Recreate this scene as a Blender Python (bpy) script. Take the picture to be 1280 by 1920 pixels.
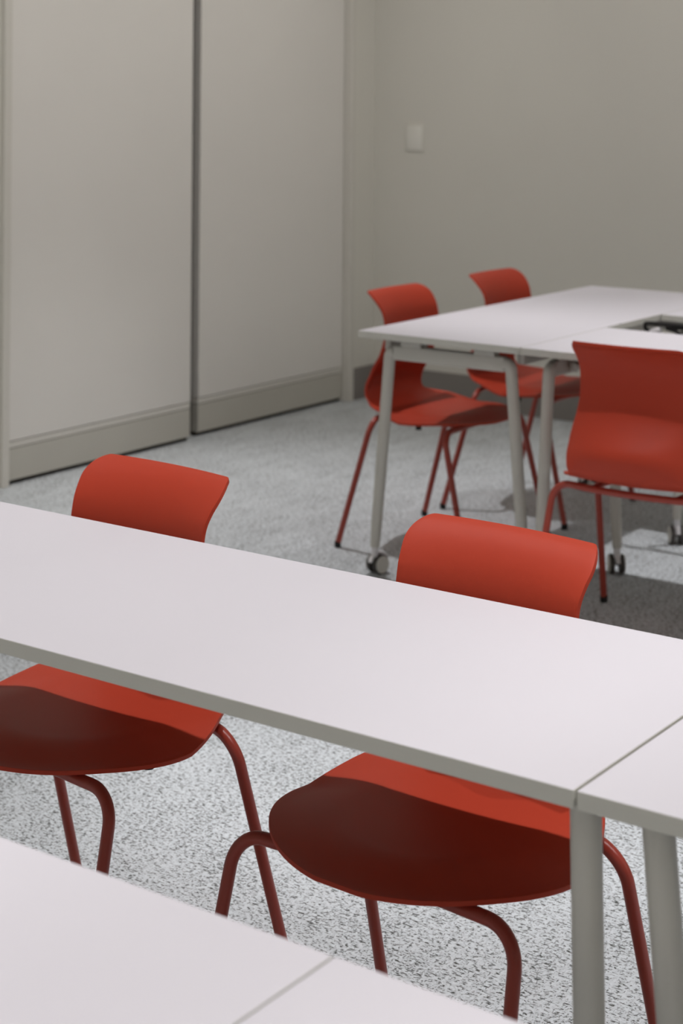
import bpy, bmesh, math, random
from mathutils import Vector, Matrix
random.seed(4)
for o in list(bpy.data.objects): bpy.data.objects.remove(o)
S = bpy.context.scene
COL = S.collection

# ------------------------------------------------------------------ camera
CAM_H = 1.51
TH, ROLL = 0.615313, 0.0076835
FPX, CYPX = 3316.0, 156.8
fw = Vector((-math.sin(TH), math.cos(TH), 0)); rt = Vector((math.cos(TH), math.sin(TH), 0)); up = Vector((0, 0, 1))
R_ = math.cos(ROLL)*rt + math.sin(ROLL)*up
U_ = -math.sin(ROLL)*rt + math.cos(ROLL)*up
cd = bpy.data.cameras.new('camera'); cam = bpy.data.objects.new('camera', cd); COL.objects.link(cam)
M = Matrix((( R_.x, U_.x, -fw.x, 0), (R_.y, U_.y, -fw.y, 0), (R_.z, U_.z, -fw.z, CAM_H), (0, 0, 0, 1)))
cam.matrix_world = M
cd.sensor_fit = 'HORIZONTAL'; cd.sensor_width = 24.0; cd.lens = 24.0*FPX/1280
cd.shift_y = -(960-CYPX)/1280
cd.clip_start = .05; cd.clip_end = 60
cd.dof.use_dof = True; cd.dof.focus_distance = 2.75; cd.dof.aperture_fstop = 5.6
S.camera = cam

# ------------------------------------------------------------------ world, exposure
S.view_settings.view_transform = 'Standard'; S.view_settings.look = 'None'
S.view_settings.exposure = 0.07; S.view_settings.gamma = 1; S.view_settings.use_curve_mapping = False

CEIL = 3.0
LAMP_W = 61.0
LAMP_CONE, LAMP_BLEND = 76, .5
SKY = 1.5
WASH_W, WASH_CONE, WASH_TILT, BACK_K = 17.5, 95, math.radians(46), .60
WASH_LEFT_Y = (2.6, 3.5, 4.4, 5.3, 6.2)
WASH_BACK_X = (-4.0, -3.1, -2.2, -1.3, -.4)
WASH_COL = (1.0, .95, .88)
LAMP_COL = (1.0, .975, .985)
LAMP_X = (-3.70, -2.1, -1.0, .1, 1.2)
LAMP_Y = (.05, 2.28, 4.95)
LAMP_ANGLE = {(-3.70, 4.95): 60, (-2.1, 4.95): 58}
LAMP_K = {(-3.70, 4.95): 1.9, (-2.1, 4.95): 2.1, (-1.0, 4.95): .4, (.1, 4.95): .6, (1.2, 4.95): .8, (-3.70, 2.28): .8, (-2.1, 2.28): 1.15, (-1.0, 2.28): 1.1}   # power factor per lamp, weighted to shape the light
w = bpy.data.worlds.new('world'); S.world = w; w.use_nodes = True
w.node_tree.nodes['Background'].inputs[0].default_value = (1, .95, .87, 1)
w.node_tree.nodes['Background'].inputs[1].default_value = SKY

# ------------------------------------------------------------------ materials
def lin(c):
    return tuple(((v/255)/12.92 if v/255 <= .04045 else ((v/255+.055)/1.055)**2.4) for v in c) + (1,)
def mat(name, col, rough=.5, spec=.5, metal=0, bump=0, bscale=200, var=0, vscale=30):
    m = bpy.data.materials.new(name); m.use_nodes = True; nt = m.node_tree; b = nt.nodes['Principled BSDF']
    b.inputs['Base Color'].default_value = col; b.inputs['Roughness'].default_value = rough
    b.inputs['Specular IOR Level'].default_value = spec; b.inputs['Metallic'].default_value = metal
    tc = nt.nodes.new('ShaderNodeTexCoord')
    if var:
        n = nt.nodes.new('ShaderNodeTexNoise'); n.inputs['Scale'].default_value = vscale; n.inputs['Detail'].default_value = 3
        nt.links.new(tc.outputs['Object'], n.inputs['Vector'])
        mx = nt.nodes.new('ShaderNodeMix'); mx.data_type = 'RGBA'
        mx.inputs['A'].default_value = tuple(v*(1-var) for v in col[:3])+(1,)
        mx.inputs['B'].default_value = tuple(min(1, v*(1+var)) for v in col[:3])+(1,)
        nt.links.new(n.outputs['Fac'], mx.inputs['Factor']); nt.links.new(mx.outputs['Result'], b.inputs['Base Color'])
    if bump:
        n2 = nt.nodes.new('ShaderNodeTexNoise'); n2.inputs['Scale'].default_value = bscale; n2.inputs['Detail'].default_value = 2
        nt.links.new(tc.outputs['Object'], n2.inputs['Vector'])
        bp = nt.nodes.new('ShaderNodeBump'); bp.inputs['Strength'].default_value = bump; bp.inputs['Distance'].default_value = .001
        nt.links.new(n2.outputs['Fac'], bp.inputs['Height']); nt.links.new(bp.outputs['Normal'], b.inputs['Normal'])
    return m
M_RED = mat('red_plastic', (.49, .052, .024, 1), .48, .22, bump=.25, bscale=1500, var=.05, vscale=4)
M_TUBE = mat('red_powder_coated_steel', (.36, .05, .032, 1), .33, .5, bump=.1, bscale=900, var=.03)
M_BLACK = mat('black_rubber', (.02, .018, .018, 1), .6, .3, var=.1)
M_TOP = mat('white_laminate', (.755, .73, .775, 1), .5, .35, bump=.05, bscale=900, var=.008, vscale=3)
M_EDGE = mat('pale_edge_band', (.66, .65, .60, 1), .5, .35, var=.02)
M_UNDER = mat('darkened_underside', (.09, .085, .08, 1), .7, .2, var=.05)  # unseen tabletop underside, darkened to cut bounce light onto the seats
M_LEG = mat('off_white_steel', (.60, .58, .53, 1), .45, .4, bump=.1, bscale=700, var=.02)
M_STEEL = mat('brushed_bracket_steel', (.45, .42, .38, 1), .4, .5, metal=.6, var=.05)
M_WALL = mat('back_wall_paint', (.76, .745, .69, 1), .85, .2, bump=.15, bscale=400, var=.02, vscale=2)
M_DOOR = mat('wall_panel_fabric', (.82, .80, .765, 1), .8, .2, bump=.2, bscale=600, var=.02, vscale=3)
M_KICK = mat('kick_plate', (.56, .545, .49, 1), .5, .4, var=.03, vscale=6)
M_BASE = mat('baseboard_rubber', (.27, .25, .235, 1), .6, .3, var=.03)
M_TRIM = mat('trim_metal', (.72, .70, .65, 1), .6, .3, var=.02)
M_DARK = mat('gap_dark', (.03, .024, .02, 1), .8, .1, var=.1)
M_CEIL = mat('ceiling_paint', (.75, .73, .70, 1), .9, .1, var=.02)
M_PLAST = mat('white_switch_plastic', (.86, .85, .80, 1), .4, .4, var=.01)
M_WHEEL = mat('grey_caster_tread', (.50, .52, .53, 1), .5, .4, var=.03)
M_TREAD = mat('dark_caster_tread', (.07, .062, .058, 1), .55, .4, var=.05)
M_WHITE = mat('white_caster_hood', (.78, .76, .78, 1), .4, .4, var=.02)

def carpet():
    m = bpy.data.materials.new('carpet'); m.use_nodes = True; nt = m.node_tree; b = nt.nodes['Principled BSDF']; L = nt.links.new
    b.inputs['Roughness'].default_value = 1; b.inputs['Specular IOR Level'].default_value = .05
    tc = nt.nodes.new('ShaderNodeTexCoord')
    def noise(sx, sy, rot, detail=2, rough=.5, dist=0, sc=1):
        mp = nt.nodes.new('ShaderNodeMapping'); mp.inputs['Scale'].default_value = (sx, sy, 1); mp.inputs['Rotation'].default_value = (0, 0, rot)
        L(tc.outputs['Object'], mp.inputs['Vector'])
        n = nt.nodes.new('ShaderNodeTexNoise'); n.inputs['Scale'].default_value = sc; n.inputs['Detail'].default_value = detail
        n.inputs['Roughness'].default_value = rough; n.inputs['Distortion'].default_value = dist
        L(mp.outputs['Vector'], n.inputs['Vector']); return n.outputs['Fac']
    def ramp(s, a, b_):
        r = nt.nodes.new('ShaderNodeMapRange'); r.inputs['From Min'].default_value = a; r.inputs['From Max'].default_value = b_
        L(s, r.inputs['Value']); return r.outputs['Result']
    def math_(op, a, b_=None, c=None):
        n = nt.nodes.new('ShaderNodeMath'); n.operation = op
        for i, v in enumerate((a, b_, c)):
            if v is None: continue
            if hasattr(v, 'is_linked'): L(v, n.inputs[i])
            else: n.inputs[i].default_value = v
        return n.outputs[0]
    n1 = noise(90, 205, .35, 3, .6, .4)      # short dark flecks lying one way
    n2 = noise(205, 105, .2, 3, .6, .4)       # and the other
    n3 = noise(14, 5, .1, 3, .6)              # soft mottling
    n4 = noise(90, 90, 0, 2, .5)
    th = math_('MULTIPLY_ADD', n3, -.12, .06)
    f1 = ramp(math_('ADD', n1, th), .54, .625)
    f2 = ramp(math_('ADD', n2, th), .56, .645)
    fl = math_('MAXIMUM', f1, math_('MULTIPLY', f2, .8))
    mx = nt.nodes.new('ShaderNodeMix'); mx.data_type = 'RGBA'
    mx.inputs['A'].default_value = (.78, .825, .86, 1); mx.inputs['B'].default_value = (.12, .125, .12, 1)
    L(fl, mx.inputs['Factor'])
    mx2 = nt.nodes.new('ShaderNodeMix'); mx2.data_type = 'RGBA'; mx2.blend_type = 'MULTIPLY'; mx2.inputs['Factor'].default_value = 1
    L(mx.outputs['Result'], mx2.inputs['A'])
    cr = nt.nodes.new('ShaderNodeMix'); cr.data_type = 'RGBA'
    cr.inputs['A'].default_value = (.86, .86, .86, 1); cr.inputs['B'].default_value = (1, 1, 1, 1)
    L(ramp(n4, .35, .6), cr.inputs['Factor']); L(cr.outputs['Result'], mx2.inputs['B'])
    L(mx2.outputs['Result'], b.inputs['Base Color'])
    bp = nt.nodes.new('ShaderNodeBump'); bp.inputs['Strength'].default_value = .5; bp.inputs['Distance'].default_value = .002
    L(math_('SUBTRACT', 1.0, fl), bp.inputs['Height']); L(bp.outputs['Normal'], b.inputs['Normal'])
    return m
M_CARPET = carpet()

# ------------------------------------------------------------------ helpers
def tag(o, label=None, cat=None, group=None, kind=None):
    if label: o['label'] = label
    if cat: o['category'] = cat
    if group: o['group'] = group
    if kind: o['kind'] = kind
    return o
def empty(name, loc=(0, 0, 0), rz=0):
    o = bpy.data.objects.new(name, None); COL.objects.link(o); o.empty_display_size = .1
    o.location = loc; o.rotation_euler = (0, 0, rz); return o
def link_bm(name, bm, m, parent=None, smooth=True, angle=40):
    bmesh.ops.recalc_face_normals(bm, faces=bm.faces)
    me = bpy.data.meshes.new(name); 
    if smooth:
        for f in bm.faces: f.smooth = True
        for e in bm.edges:
            if len(e.link_faces) == 2 and e.calc_face_angle(0) > math.radians(angle): e.smooth = False
    bm.to_mesh(me); bm.free()
    for mm in (m if isinstance(m, (list, tuple)) else [m]): me.materials.append(mm)
    o = bpy.data.objects.new(name, me); COL.objects.link(o)
    if parent: o.parent = parent
    return o
def box(bm, x0, x1, y0, y1, z0, z1, bev=0, seg=2, mi=0):
    r = bmesh.ops.create_cube(bm, size=1)
    vs = r['verts']
    for v in vs: v.co = Vector((x0+(v.co.x+.5)*(x1-x0), y0+(v.co.y+.5)*(y1-y0), z0+(v.co.z+.5)*(z1-z0)))
    fs = set(f for v in vs for f in v.link_faces)
    for f in fs: f.material_index = mi
    if bev:
        es = list({e for v in vs for e in v.link_edges})
        bmesh.ops.bevel(bm, geom=es, offset=bev, segments=seg, affect='EDGES', profile=.5)
def tube(bm, pts, rad, n=14, cap=True, flat=(1, 1)):
    """swept tube through pts; rad number or list"""
    pts = [Vector(p) for p in pts]; N = len(pts)
    rads = rad if isinstance(rad, (list, tuple)) else [rad]*N
    t0 = (pts[1]-pts[0]).normalized()
    ref = Vector((0, 0, 1)) if abs(t0.z) < .9 else Vector((1, 0, 0))
    nrm = (ref - t0*ref.dot(t0)).normalized(); rings = []
    for i in range(N):
        t = ((pts[min(i+1, N-1)]-pts[i]).normalized() + (pts[i]-pts[max(i-1, 0)]).normalized()).normalized()
        nrm = (nrm - t*nrm.dot(t)).normalized(); bi = t.cross(nrm)
        rings.append([bm.verts.new(pts[i]+(nrm*math.cos(a)*flat[0]+bi*math.sin(a)*flat[1])*rads[i]) for a in [2*math.pi*k/n for k in range(n)]])
    for i in range(N-1):
        for k in range(n):
            bm.faces.new((rings[i][k], rings[i][(k+1) % n], rings[i+1][(k+1) % n], rings[i+1][k]))
    if cap:
        bm.faces.new(rings[0][::-1]); bm.faces.new(rings[-1])
def cyl(bm, c, axis, r, h, n=24, bev=0, mi=0):
    c = Vector(c); axis = Vector(axis).normalized()
    q = Vector((0, 0, 1)).rotation_difference(axis).to_matrix().to_4x4()
    r_ = bmesh.ops.create_cone(bm, cap_ends=True, segments=n, radius1=r, radius2=r, depth=h, matrix=Matrix.Translation(c) @ q)
    fs = set(f for v in r_['verts'] for f in v.link_faces)
    for f in fs: f.material_index = mi
    if bev:
        es = [e for e in {e for v in r_['verts'] for e in v.link_edges} if any(len(f.verts) > 4 for f in e.link_faces)]
        bmesh.ops.bevel(bm, geom=es, offset=bev, segments=2, affect='EDGES', profile=.5)
def arc_corner(p0, p1, p2, r, n=8):
    """points rounding corner p1"""
    a = (p0-p1).normalized(); b = (p2-p1).normalized()
    ang = a.angle(b); d = r/math.tan(ang/2); s = p1+a*d; e = p1+b*d
    c = p1+(a+b).normalized()*(r/math.sin(ang/2))
    out = []
    v0 = s-c; v1 = e-c; th = v0.angle(v1)
    for i in range(n+1):
        t = i/n; out.append(c+(v0*math.sin((1-t)*th)+v1*math.sin(t*th))/math.sin(th))
    return out
def copy_tree(o, parent=None):
    c = o.copy(); COL.objects.link(c); c.parent = parent
    for ch in list(o.children): copy_tree(ch, c)
    return c

# ------------------------------------------------------------------ room shell
WX, WY = -4.82, 7.10          # left wall plane, back wall plane
RX, FY = 3.4, -3.0
bm = bmesh.new(); box(bm, WX-.3, RX, FY, WY+.12, -.05, 0)
tag(link_bm('floor', bm, M_CARPET, smooth=False), kind='structure')
bm = bmesh.new(); box(bm, WX-.3, RX, FY, WY+.12, CEIL, CEIL+.1)
tag(link_bm('ceiling', bm, M_CEIL, smooth=False), kind='structure')
bm = bmesh.new(); box(bm, WX-.3, RX, WY, WY+.12, 0, CEIL)
tag(link_bm('wall_back', bm, M_WALL, smooth=False), kind='structure')
RW0, RW1, RZ0, RZ1 = -2.4, 6.6, 1.9, 2.85
bm = bmesh.new(); box(bm, RX, RX+.12, FY, RW0, 0, CEIL); box(bm, RX, RX+.12, RW1, WY+.12, 0, CEIL); box(bm, RX, RX+.12, RW0, RW1, 0, RZ0); box(bm, RX, RX+.12, RW0, RW1, RZ1, CEIL)
tag(link_bm('wall_right', bm, M_WALL, smooth=False), kind='structure')
W0, W1, WZ0, WZ1 = -4.4, 3.0, 1.9, 2.85
bm = bmesh.new(); box(bm, WX-.3, W0, FY-.12, FY, 0, CEIL); box(bm, W1, RX+.12, FY-.12, FY, 0, CEIL)
box(bm, W0, W1, FY-.12, FY, 0, WZ0); box(bm, W0, W1, FY-.12, FY, WZ1, CEIL)
tag(link_bm('wall_front', bm, M_WALL, smooth=False), kind='structure')
M_PANE = bpy.data.materials.new('added_window_glass'); M_PANE.use_nodes = True; nt = M_PANE.node_tree
nt.nodes.remove(nt.nodes['Principled BSDF']); tr = nt.nodes.new('ShaderNodeBsdfTransparent'); gl = nt.nodes.new('ShaderNodeBsdfGlossy'); gl.inputs['Roughness'].default_value = .02
mxs = nt.nodes.new('ShaderNodeMixShader'); mxs.inputs[0].default_value = .06
nt.links.new(tr.outputs[0], mxs.inputs[1]); nt.links.new(gl.outputs[0], mxs.inputs[2]); nt.links.new(mxs.outputs[0], nt.nodes['Material Output'].inputs[0])
def added_window(idx, loc, rz, width, z0, z1, nW):  # high windows added out of view as soft light for the walls
    wr = empty('added_window_%d' % idx, loc, rz); tag(wr, kind='structure')
    bm = bmesh.new()
    for k in range(nW+1):
        x = -width/2+width*k/nW; box(bm, x-.03, x+.03, -.03, .03, z0, z1)
    box(bm, -width/2, width/2, -.03, .03, z0, z0+.05); box(bm, -width/2, width/2, -.03, .03, z1-.05, z1)
    link_bm('added_window_frame', bm, M_TRIM, wr, smooth=False)
    for k in range(nW):
        x0 = -width/2+width*k/nW; x1 = x0+width/nW
        bm = bmesh.new(); box(bm, x0+.03, x1-.03, -.003, .003, z0+.05, z1-.05); link_bm('pane', bm, M_PANE, wr, smooth=False)
added_window(1, ((W0+W1)/2, FY-.06, 0), 0, W1-W0, WZ0, WZ1, 4)
added_window(2, (RX+.06, (RW0+RW1)/2, 0), math.radians(90), RW1-RW0, RZ0, RZ1, 5)
D1Y0, D1Y1 = 4.668, 5.722      # near panel
D2Y0, D2Y1 = 5.812, 6.872      # far panel
bm = bmesh.new()
box(bm, WX-.3, WX, FY, D1Y0-.03, 0, CEIL); box(bm, WX-.3, WX-.10, D1Y0-.03, D2Y1+.02, 0, CEIL); box(bm, WX-.3, WX, D2Y1+.02, WY, 0, CEIL)
box(bm, WX-.12, WX, D1Y0-.03, D2Y1+.02, 2.6, CEIL)
tag(link_bm('wall_left', bm, M_WALL, smooth=False), kind='structure')
# jambs
bm = bmesh.new(); box(bm, WX-.10, WX+.025, D1Y0-.04, D1Y0-.003, 0, 2.6, .003)
tag(link_bm('trim_1', bm, M_TRIM, smooth=False), kind='structure')
bm = bmesh.new(); box(bm, WX-.10, WX+.02, D2Y1+.004, D2Y1+.038, 0, 2.6, .003)
tag(link_bm('trim_2', bm, M_TRIM, smooth=False), kind='structure')
bm = bmesh.new(); box(bm, WX-.11, WX-.075, D1Y1-.02, D2Y0+.03, 0, 2.6)  # near-black strip whose colour stands in for the shade in the panel gap
tag(link_bm('gap_dark_strip', bm, M_DARK, smooth=False), kind='structure')
def panel_door(idx, xf, y0, y1):
    root = empty('door_%d' % idx, (0, 0, 0)); tag(root, kind='structure')
    bm = bmesh.new(); box(bm, xf-.04, xf, y0, y1, .165, 2.59, .002)
    link_bm('panel', bm, M_DOOR, root, smooth=False)
    bm = bmesh.new(); box(bm, xf-.04, xf-.002, y0, y1, .139, .162, .001)
    link_bm('rail', bm, M_TRIM, root, smooth=False)
    bm = bmesh.new(); box(bm, xf-.04, xf-.002, y0, y1, .018, .136, .001)
    link_bm('kick_plate', bm, M_KICK, root, smooth=False)
    bm = bmesh.new(); box(bm, xf-.035, xf-.02, y0, y1, .001, .018)
    link_bm('seal', bm, M_DARK, root, smooth=False)
    return root
panel_door(1, WX+.010, D1Y0, D1Y1)
panel_door(2, WX-.022, D2Y0, D2Y1)
bm = bmesh.new(); box(bm, WX, WX+.012, D2Y1+.038, WY, 0, .152, .003)
tag(link_bm('baseboard_left', bm, M_BASE, smooth=False), kind='structure')
bm = bmesh.new(); box(bm, WX+.012, RX, WY-.012, WY, 0, .152, .003)
tag(link_bm('baseboard_back', bm, M_BASE, smooth=False), kind='structure')

# light switch
SX, SZ = -4.585, 1.255
root = empty('light_switch', (SX, WY, SZ)); tag(root, 'pale rectangular light switch plate on the grey back wall', 'switch')
bm = bmesh.new(); box(bm, -.052, .052, -.006, 0, -.068, .068, .003); link_bm('cover_plate', bm, M_WALL, root)
bm = bmesh.new(); box(bm, -.042, .042, -.012, -.005, -.058, .058, .003); link_bm('rocker', bm, M_PLAST, root)

# recessed downlights
def downlight():
    root = empty('ceiling_light', (0, 0, CEIL))
    bm = bmesh.new()
    n = 32
    prof = [(.072, 0), (.072, -.006), (.052, -.006), (.045, 0)]
    rings = [[bm.verts.new((r*math.cos(2*math.pi*k/n), r*math.sin(2*math.pi*k/n), z)) for k in range(n)] for r, z in prof]
    for i in range(len(rings)-1):
        for k in range(n): bm.faces.new((rings[i][k], rings[i][(k+1) % n], rings[i+1][(k+1) % n], rings[i+1][k]))
    link_bm('trim_ring', bm, M_WHITE, root)
    ld = bpy.data.lights.new('bulb', 'SPOT'); ld.energy = LAMP_W; ld.color = LAMP_COL; ld.shadow_soft_size = .028
    ld.spot_size = math.radians(LAMP_CONE); ld.spot_blend = LAMP_BLEND
    lo = bpy.data.objects.new('bulb', ld); COL.objects.link(lo); lo.parent = root; lo.location = (0, 0, -.02)
    return root
first = None
for ly in LAMP_Y:
    for lx in LAMP_X:
        if first is None: first = o = downlight()
        else: o = copy_tree(first)
        o.location = (lx, ly, CEIL)
        kk = LAMP_K.get((lx, ly), 1)
        if kk != 1:
            for ch in o.children:
                if ch.type == 'LIGHT': ch.data = ch.data.copy(); ch.data.energy = LAMP_W*kk; ch.data.spot_size = math.radians(LAMP_ANGLE.get((lx, ly), LAMP_CONE)); ch.data.spot_blend = .95 if (lx, ly) in LAMP_ANGLE else LAMP_BLEND
        tag(o, 'added downlight evening out the light on the far tables', 'light', 'recessed ceiling downlights')
for lx, ly, kk, cone in ((-2.8, 6.2, .9, 48), (-1.5, 6.2, .8, 48)):     # two lamps added to even out the light on the far tabletops
    o = copy_tree(first); o.location = (lx, ly, CEIL)
    tag(o, 'added downlight evening out the light on the far tables', 'light', 'recessed ceiling downlights')
    for ch in o.children:
        if ch.type == 'LIGHT': ch.data = ch.data.copy(); ch.data.energy = LAMP_W*kk; ch.data.spot_size = math.radians(cone); ch.data.spot_blend = 1.0
o = copy_tree(first); o.location = (-2.1, 3.55, CEIL)        # narrow beam added to light the hump of one chair back
tag(o, 'added narrow-beam downlight for the chair back seen from behind', 'light', 'recessed ceiling downlights')
for ch in o.children:
    if ch.type == 'LIGHT': ch.data = ch.data.copy(); ch.data.spot_size = math.radians(42); ch.data.spot_blend = .6; ch.data.energy = LAMP_W*1.5

def wall_spot():  # unseen spotlights added to brighten the walls without filling the shadows
    root = empty('added_spotlight', (0, 0, CEIL))
    bm = bmesh.new(); cyl(bm, (0, 0, -.01), (0, 0, 1), .035, .02, 24, .002); cyl(bm, (0, 0, -.04), (0, 0, 1), .007, .06, 12)
    link_bm('mount', bm, M_WHITE, root)
    bm = bmesh.new(); d = Vector((0, math.cos(WASH_TILT), -math.sin(WASH_TILT)))
    n = 28; rings = []
    q = Vector((0, 0, 1)).rotation_difference(d).to_matrix()
    for r, h in ((.0, -.06), (.034, -.055), (.036, .055), (.033, .055), (.031, .0), (0, -.002)):
        rings.append([bm.verts.new(Vector((0, 0, -.085))+q @ Vector((r*math.cos(2*math.pi*k/n), r*math.sin(2*math.pi*k/n), h))) for k in range(n)])
    for a in range(len(rings)-1):
        for k in range(n): bm.faces.new((rings[a][k], rings[a][(k+1) % n], rings[a+1][(k+1) % n], rings[a+1][k]))
    bmesh.ops.remove_doubles(bm, verts=bm.verts, dist=.0001)
    link_bm('lamp_head', bm, M_WHITE, root)
    ld = bpy.data.lights.new('bulb', 'SPOT'); ld.energy = WASH_W; ld.color = WASH_COL; ld.shadow_soft_size = .03
    ld.spot_size = math.radians(WASH_CONE); ld.spot_blend = 1.0
    lo = bpy.data.objects.new('bulb', ld); COL.objects.link(lo); lo.parent = root; lo.location = Vector((0, 0, -.085))+d*.06
    lo.rotation_euler = (math.pi/2-WASH_TILT, 0, 0)
    return root
first = None
for wx, wy, rz, k in [(-3.25, y, math.pi/2, 1.0) for y in WASH_LEFT_Y]+[(x, 5.55, 0, BACK_K) for x in WASH_BACK_X]:
    if first is None: first = o = wall_spot()
    else: o = copy_tree(first)
    o.location = (wx, wy, CEIL); o.rotation_euler = (0, 0, rz)
    if k != 1:
        for ch in o.children:
            if ch.type == 'LIGHT': ch.data = ch.data.copy(); ch.data.energy = WASH_W*k
    left = wx == -3.25 and rz > 1
    tag(o, 'added unseen spotlight brightening the left panelled wall' if left else 'added unseen spotlight brightening the plain back wall', 'light', 'added spotlights on the left wall' if left else 'added spotlights on the back wall')

# ------------------------------------------------------------------ chair
PROF = [(-.224, .824), (-.206, .817), (-.187, .801), (-.169, .775), (-.157, .743), (-.153, .705), (-.157, .665), (-.172, .625),
        (-.196, .590), (-.217, .556), (-.226, .521), (-.218, .487), (-.195, .462), (-.155, .447), (-.10, .440), (-.04, .438), (.02, .440), (.08, .443), (.14, .445), (.18, .445), (.205, .445), (.226, .445)]
def halfw(i_s, f, z):
    """half width of the shell at a profile point"""
    if f > .01 and z < .46:
        t = min(1, (f-.01)/.2145); return .246*max(.0, (1-t**1.85))**(1/1.85)+.0015
    if f > -.2 and z < .47:
        t = min(1, max(0, (.01-f)/.21)); return .246-.083*t**2.1+.0015
    t = min(1, (z-.45)/.21)
    return .1645-.002*t*t*(3-2*t)+.006*math.sin(math.pi*min(1,t))+.015*max(0, (z-.74)/.09)**1.7
def catmull(P, t):
    n = len(P)-1; x = t*n; i = min(int(x), n-1); u = x-i
    p0 = P[max(i-1, 0)]; p1 = P[i]; p2 = P[i+1]; p3 = P[min(i+2, n)]
    return tuple(.5*((2*b)+(-a+c)*u+(2*a-5*b+4*c-d)*u*u+(-a+3*b-3*c+d)*u**3) for a, b, c, d in zip(p0, p1, p2, p3))
def build_shell():
    bm = bmesh.new(); NU, NV = 120, 41
    rows = []
    NB = 84; samples = []
    dense = [catmull(PROF, k/2000) for k in range(2001)]
    kc = next(k for k, p in enumerate(dense) if p[0] > .05 and p[1] < .5)
    for i in range(NB):
        t = i/NB; tt = 1-math.cos(math.pi*t/2); t = .6*t+.4*tt
        samples.append(dense[int(t*kc)])
    a0 = math.asin(.04/.2145); a1 = math.asin(.985)
    for i in range(NU-NB+1):
        ff = .01+.2145*math.sin(a0+(a1-a0)*i/(NU-NB))
        samples.append(min(dense[kc-5:], key=lambda p: abs(p[0]-ff)))
    for i in range(NU+1):
        f, z = samples[i]; t = 0
        wd = halfw(t, f, z)
        dz = .824-z
        if z > .7 and dz < .035:      # rounded upper corners
            q = 1-dz/.035; wd -= .033*(1-math.sqrt(max(0, 1-q*q)))
        back = min(1, max(0, (z-.45)/.10)) if f < -.10 else 0
        low = 1-min(1, max(0, (z-.50)/.15))
        row = []
        for j in range(NV):
            v = -1+2*j/(NV-1); x = v*wd
            av = abs(v)
            # backrest: edges wrap forward; hip wraps most
            ff = f + back*(.028+.020*low-.012*max(0, (z-.76)/.07))*(x/.2)**2*1.25
            ff -= .022*math.exp(-((z-.53)/.045)**2)*max(0, 1-av**2)*(1 if f < -.1 else 0)*back
            zz = z
            k = 1-back
            rho = ((abs(x)/.2475)**1.85+(max(0, f-.01)/.2150)**1.85)**(1/1.85)
            e = min(1, max(0, (rho-.55)/.45)); e = e*e*(3-2*e) if e < 1 else 1
            fade = min(1, max(0, (f+.12)/.1))
            zz += k*(.010*min(1, abs(x)/.2)**2*(1-fade*.5) - .018*e*fade)
            row.append(bm.verts.new((x, ff, zz)))
        rows.append(row)
    for i in range(NU):
        for j in range(NV-1):
            bm.faces.new((rows[i][j], rows[i][j+1], rows[i+1][j+1], rows[i+1][j]))
    bmesh.ops.recalc_face_normals(bm, faces=bm.faces)
    me = bpy.data.meshes.new('tmp'); bm.to_mesh(me); bm.free()
    o = bpy.data.objects.new('tmp', me); COL.objects.link(o)
    s = o.modifiers.new('s', 'SOLIDIFY'); s.thickness = .007; s.offset = 0
    b = o.modifiers.new('b', 'BEVEL'); b.width = .0028; b.segments = 3; b.limit_method = 'ANGLE'; b.angle_limit = math.radians(50)
    dg = bpy.context.evaluated_depsgraph_get(); dg.update()
    me2 = bpy.data.meshes.new_from_object(o.evaluated_get(dg)); bpy.data.objects.remove(o)
    for p in me2.polygons: p.use_smooth = True
    me2.materials.append(M_RED); me2.name = 'seat_shell'
    return me2
SHELL = build_shell()
def make_chair():
    root = empty('chair')
    o = bpy.data.objects.new('seat_shell', SHELL); COL.objects.link(o); o.parent = root
    r = .0098
    V = Vector
    # front and rear tube bows under the shell: foot - bend - crossbar - bend - foot
    def bow(y_top, y_foot, zt, bow_y, half_top):
        zt = V((0, 0, zt)).z
        for s in (-1, 1):
            foot = V((s*.262, y_foot, .012)); c = V((s*half_top, y_top, zt)); inner = V((s*.12, y_top+bow_y*.8, zt))
            pts = [foot, foot.lerp(c, .5)] + arc_corner(foot, c, inner, .052, 10)
            bm = bmesh.new(); tube(bm, pts, r, 16)
            leg = link_bm('leg', bm, M_TUBE, root)
            bm = bmesh.new(); tube(bm, [foot+V((0, 0, -.0115)), foot+V((0, 0, .008))], [.0108, .0112], 16)
            link_bm('foot_glide', bm, M_BLACK, leg)
            yield arc_corner(foot, c, inner, .052, 10)[-1], inner
    ends = {}
    bm = bmesh.new()
    for key, a in (('f', (.148, .243, .4135, -.01, .243)), ('r', (-.125, -.243, .4235, -.035, .243))):
        e = list(bow(*a))
        (l, li), (rr, ri) = e
        pts = [l, li] + [V((x, li.y+a[3]*.25*(1-(x/.12)**2), li.z)) for x in (-.06, 0, .06)] + [ri, rr]
        tube(bm, pts, r, 16)
        ends[key] = (li, ri)
    for k in (0, 1):
        tube(bm, [ends['f'][k], ends['r'][k]], .008, 12)
    for x, y in ((-.12, .09), (.12, .09), (-.12, -.06), (.12, -.06)):
        cyl(bm, (x, y, .429), (0, 0, 1), .014, .018, 16)
    link_bm('seat_frame', bm, M_TUBE, root)
    for s in (-1, 1):
        bm = bmesh.new(); cyl(bm, (s*.19, .02, .413), (0, 0, 1), .010, .022, 14, .002); link_bm('stacking_bumper', bm, M_BLACK, root)
    return root
chair0 = make_chair()
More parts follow.
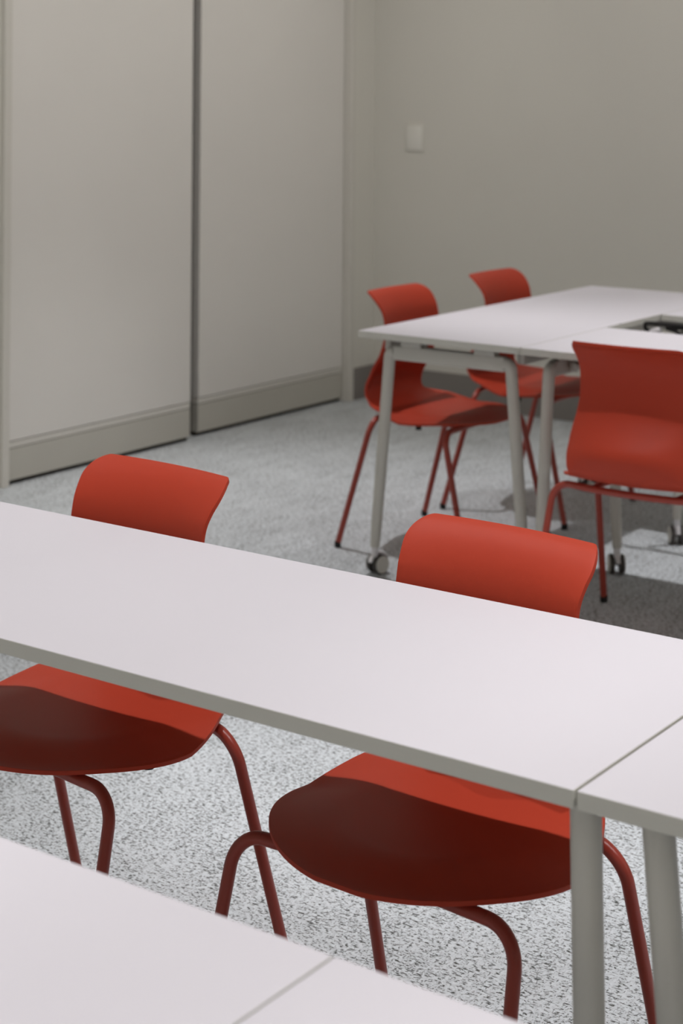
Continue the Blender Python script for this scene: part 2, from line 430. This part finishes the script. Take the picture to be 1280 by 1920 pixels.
# (x, y, heading of the sitter in degrees, 0 = +y), label, group
CH = [
 ((-2.084, 2.190), 176, 'red plastic chair tucked behind the near white table, beyond its left part', 'chairs at the near tables'),
 ((-1.365, 2.170), 177, 'red plastic chair tucked behind the near white table, beside the seam and table legs', 'chairs at the near tables'),
 ((-3.083, 4.966), -90, 'red plastic chair facing the left side of the far table, nearest its corner and caster', 'chairs at the far tables'),
 ((-3.085, 5.615), -90, 'farthest red plastic chair, its top showing over the far table against the back wall', 'chairs at the far tables'),
 ((-2.080, 4.440), 2, 'red plastic chair seen from behind, tucked under the front of the far table', 'chairs at the far tables'),
]
for i, ((x, y), deg, lab, grp) in enumerate(CH):
    o = chair0 if i == 0 else copy_tree(chair0)
    o.location = (x, y, 0); o.rotation_euler = (0, 0, math.radians(deg)); tag(o, lab, 'chair', grp)

# ------------------------------------------------------------------ tables
TZ = .757; TT = .021
def caster(bmw, bmh, bmr, x, y, ang):
    """twin wheel caster, wheel axis along ang"""
    ax = Vector((math.cos(ang), math.sin(ang), 0)); pr = Vector((-ax.y, ax.x, 0))
    c = Vector((x, y, .031)) + pr*.012
    for s in (-1, 1):
        cyl(bmw, c+ax*.015*s, ax, .030, .014, 28, .003)
        cyl(bmr, c+ax*.0235*s, ax, .027, .003, 24, .001)
    cyl(bmw, c, ax, .006, .03, 12); cyl(bmr, c, ax, .004, .049, 12)
    # hood over the wheels
    pts = []
    for k in range(9):
        a = math.radians(-10+k*22); pts.append(c+pr*(.0335*math.cos(a))+Vector((0, 0, .0335*math.sin(a))))
    tube(bmh, pts, .0115, 12, True, (.45, 1.0))
    tube(bmh, [Vector((x, y, .055)), Vector((x, y, .095))], .011, 14)
def make_table(name_loc, rz, length, width, label, group, splay=.055, legs_in=.040, leg_top_in=.075, frame_in=.075, rails=0, lean=0, cang=35, plain=False):
    """long axis = local x, centred; A-frames at both ends lie along local y"""
    root = empty('table', name_loc, rz); tag(root, label, 'table', group)
    hx, hy = length/2, width/2
    bm = bmesh.new(); box(bm, -hx+.0008, hx-.0008, -hy+.0008, hy-.0008, TZ-TT, TZ, .0016, 2)
    bmesh.ops.recalc_face_normals(bm, faces=bm.faces)
    for f in bm.faces: f.material_index = 0 if f.normal.z > .7 else (2 if f.normal.z < -.9 else 1)
    link_bm('tabletop', bm, [M_TOP, M_EDGE, M_UNDER], root, smooth=False)
    for s in (-1, 1):
        xf = s*(hx-frame_in)
        # bar with the two upper corners rounded down into the legs
        zt = TZ-TT-.022; bh = .046; yt = hy-leg_top_in
        if plain: zt = TZ-TT; bh = .02
        bm = bmesh.new()
        box(bm, xf-.014, xf+.014, -yt+.012, yt-.012, zt-bh, zt, .004 if plain else .006, 3)
        link_bm('crossbar', bm, M_LEG, root)
        for q in (-1, 1):
            top = Vector((xf, q*(yt-.030), zt-.020)); cor = Vector((xf, q*(yt+.004), zt-.020)); foot = Vector((xf-s*lean, q*(hy-legs_in+splay-.035), .085))
            pts = [cor+Vector((0, 0, .0195))] if plain else arc_corner(top, cor, foot, .020, 6)
            pts = pts + [pts[-1].lerp(foot, k) for k in (.1, .3, .6, .9)] + [foot]
            rr = [.0178]*len(pts); rr[-1] = .0145; rr[-2] = .0165
            bm = bmesh.new(); tube(bm, pts, rr, 20)
            lg = link_bm('leg', bm, M_LEG, root)
            bw, bh_, br = bmesh.new(), bmesh.new(), bmesh.new()
            caster(bw, bh_, br, foot.x, foot.y, math.radians(cang)-rz)
            link_bm('caster_wheel', bw, M_TREAD, lg); link_bm('caster_hood', bh_, M_WHITE, lg); link_bm('wheel_cap', br, M_LEG, lg)
            if plain: continue
            # mounting block between the bar and the top
            bm = bmesh.new(); box(bm, xf-.016, xf+.016, q*yt*.62-.035, q*yt*.62+.035, zt-.002, TZ-TT+.0005, .002); link_bm('mounting_block', bm, M_LEG, root)
            # hinge bracket folding out towards the middle
            bm = bmesh.new()
            box(bm, xf-s*.02-.018, xf-s*.02+.018, q*yt*.5-.004, q*yt*.5+.004, zt-.04, TZ-TT, .001)
            cyl(bm, (xf-s*.03, q*yt*.5, zt-.02), (0, 1, 0), .012, .03, 18, .002)
            link_bm('hinge', bm, M_STEEL, root)
    if rails:
        for q in (-1, 1):
            bm = bmesh.new(); box(bm, -hx+frame_in+.02, hx-frame_in-.02, q*(hy-rails)-.012, q*(hy-rails)+.012, TZ-TT-.045, TZ-TT, .002)
            link_bm('side_rail', bm, M_LEG, root)
    else:
        bm = bmesh.new(); box(bm, -hx+frame_in+.02, hx-frame_in-.02, -.03, .03, TZ-TT-.04, TZ-TT, .002)
        link_bm('centre_rail', bm, M_LEG, root)
    return root
NY0, NY1 = 1.689, 2.239; SEAM = -.882
g1 = 'near white tables'; g2 = 'far white tables'; g3 = 'foreground white tables'
GAP = .0012
make_table((SEAM-GAP-.80, (NY0+NY1)/2, 0), 0, 1.6, NY1-NY0, 'long white table across the middle with two red chairs behind it', g1, frame_in=.012, plain=True, leg_top_in=.055, splay=-.007)
make_table((SEAM+GAP+.80, (NY0+NY1)/2, 0), 0, 1.6, NY1-NY0, 'white table butting the seam at the right edge, only its left corner in view', g1, frame_in=.071, plain=True, leg_top_in=.055, splay=-.013, lean=.04)
make_table((SEAM-.0002-.80, 1.248-.275, 0), 0, 1.6, .55, 'blurred white table in the lower left foreground', g3)
make_table((SEAM+.0002+.80, 1.248-.275, 0), 0, 1.6, .55, 'blurred white table at the bottom edge, right of the faint seam', g3)
AX0, AX1, AY0, AY1 = -3.072, -2.506, 4.440, 5.985
make_table(((AX0+AX1)/2, (AY0+AY1)/2, 0), math.radians(90), AY1-AY0, AX1-AX0, 'left table of the far cluster, its frame leg and caster nearest the panelled wall', g2, rails=.05, cang=-12)
make_table((AX1+GAP*2+.78, (AY0+4.977)/2, 0), 0, 1.56, 4.977-AY0, 'front right table of the far cluster, the red chair back in front of it', g2, frame_in=.055)
make_table((AX1+GAP*2+.78, (5.376+AY1)/2, 0), 0, 1.56, AY1-5.376, 'rear right table of the far cluster, beyond the square opening', g2, rails=.03, frame_in=.055)

# loose black lead with a white plug looped in the opening between the far tables
cr = empty('power_cable', (-2.30, 5.30, .70)); tag(cr, 'black power cable with a white plug looped in the square opening of the far tables', 'cable')
P = [(-2.33, 5.380, .66), (-2.35, 5.33, .675), (-2.395, 5.26, .722), (-2.405, 5.22, .737), (-2.285, 5.205, .748), (-2.455, 5.20, .750), (-2.475, 5.20, .742), (-2.472, 5.20, .730), (-2.455, 5.20, .722)]
pts = []
for i in range(len(P)-1):
    for k in range(6): pts.append(Vector(catmull(P, (i+k/6)/(len(P)-1))) - cr.location)
bm = bmesh.new(); tube(bm, pts, .0065, 10); link_bm('cable', bm, M_BLACK, cr)
bm = bmesh.new(); tube(bm, [pts[-1]+Vector((-.002, 0, 0)), pts[-1]+Vector((.006, 0, .001)), pts[-1]+Vector((.03, .002, .008)), pts[-1]+Vector((.036, .002, .009))], [.006, .010, .012, .009], 14); link_bm('plug', bm, M_WHITE, cr)
bm = bmesh.new(); box(bm, -.045, -.015, .066, .090, -.048, -.032, .002); link_bm('cable_clip', bm, M_BLACK, cr)
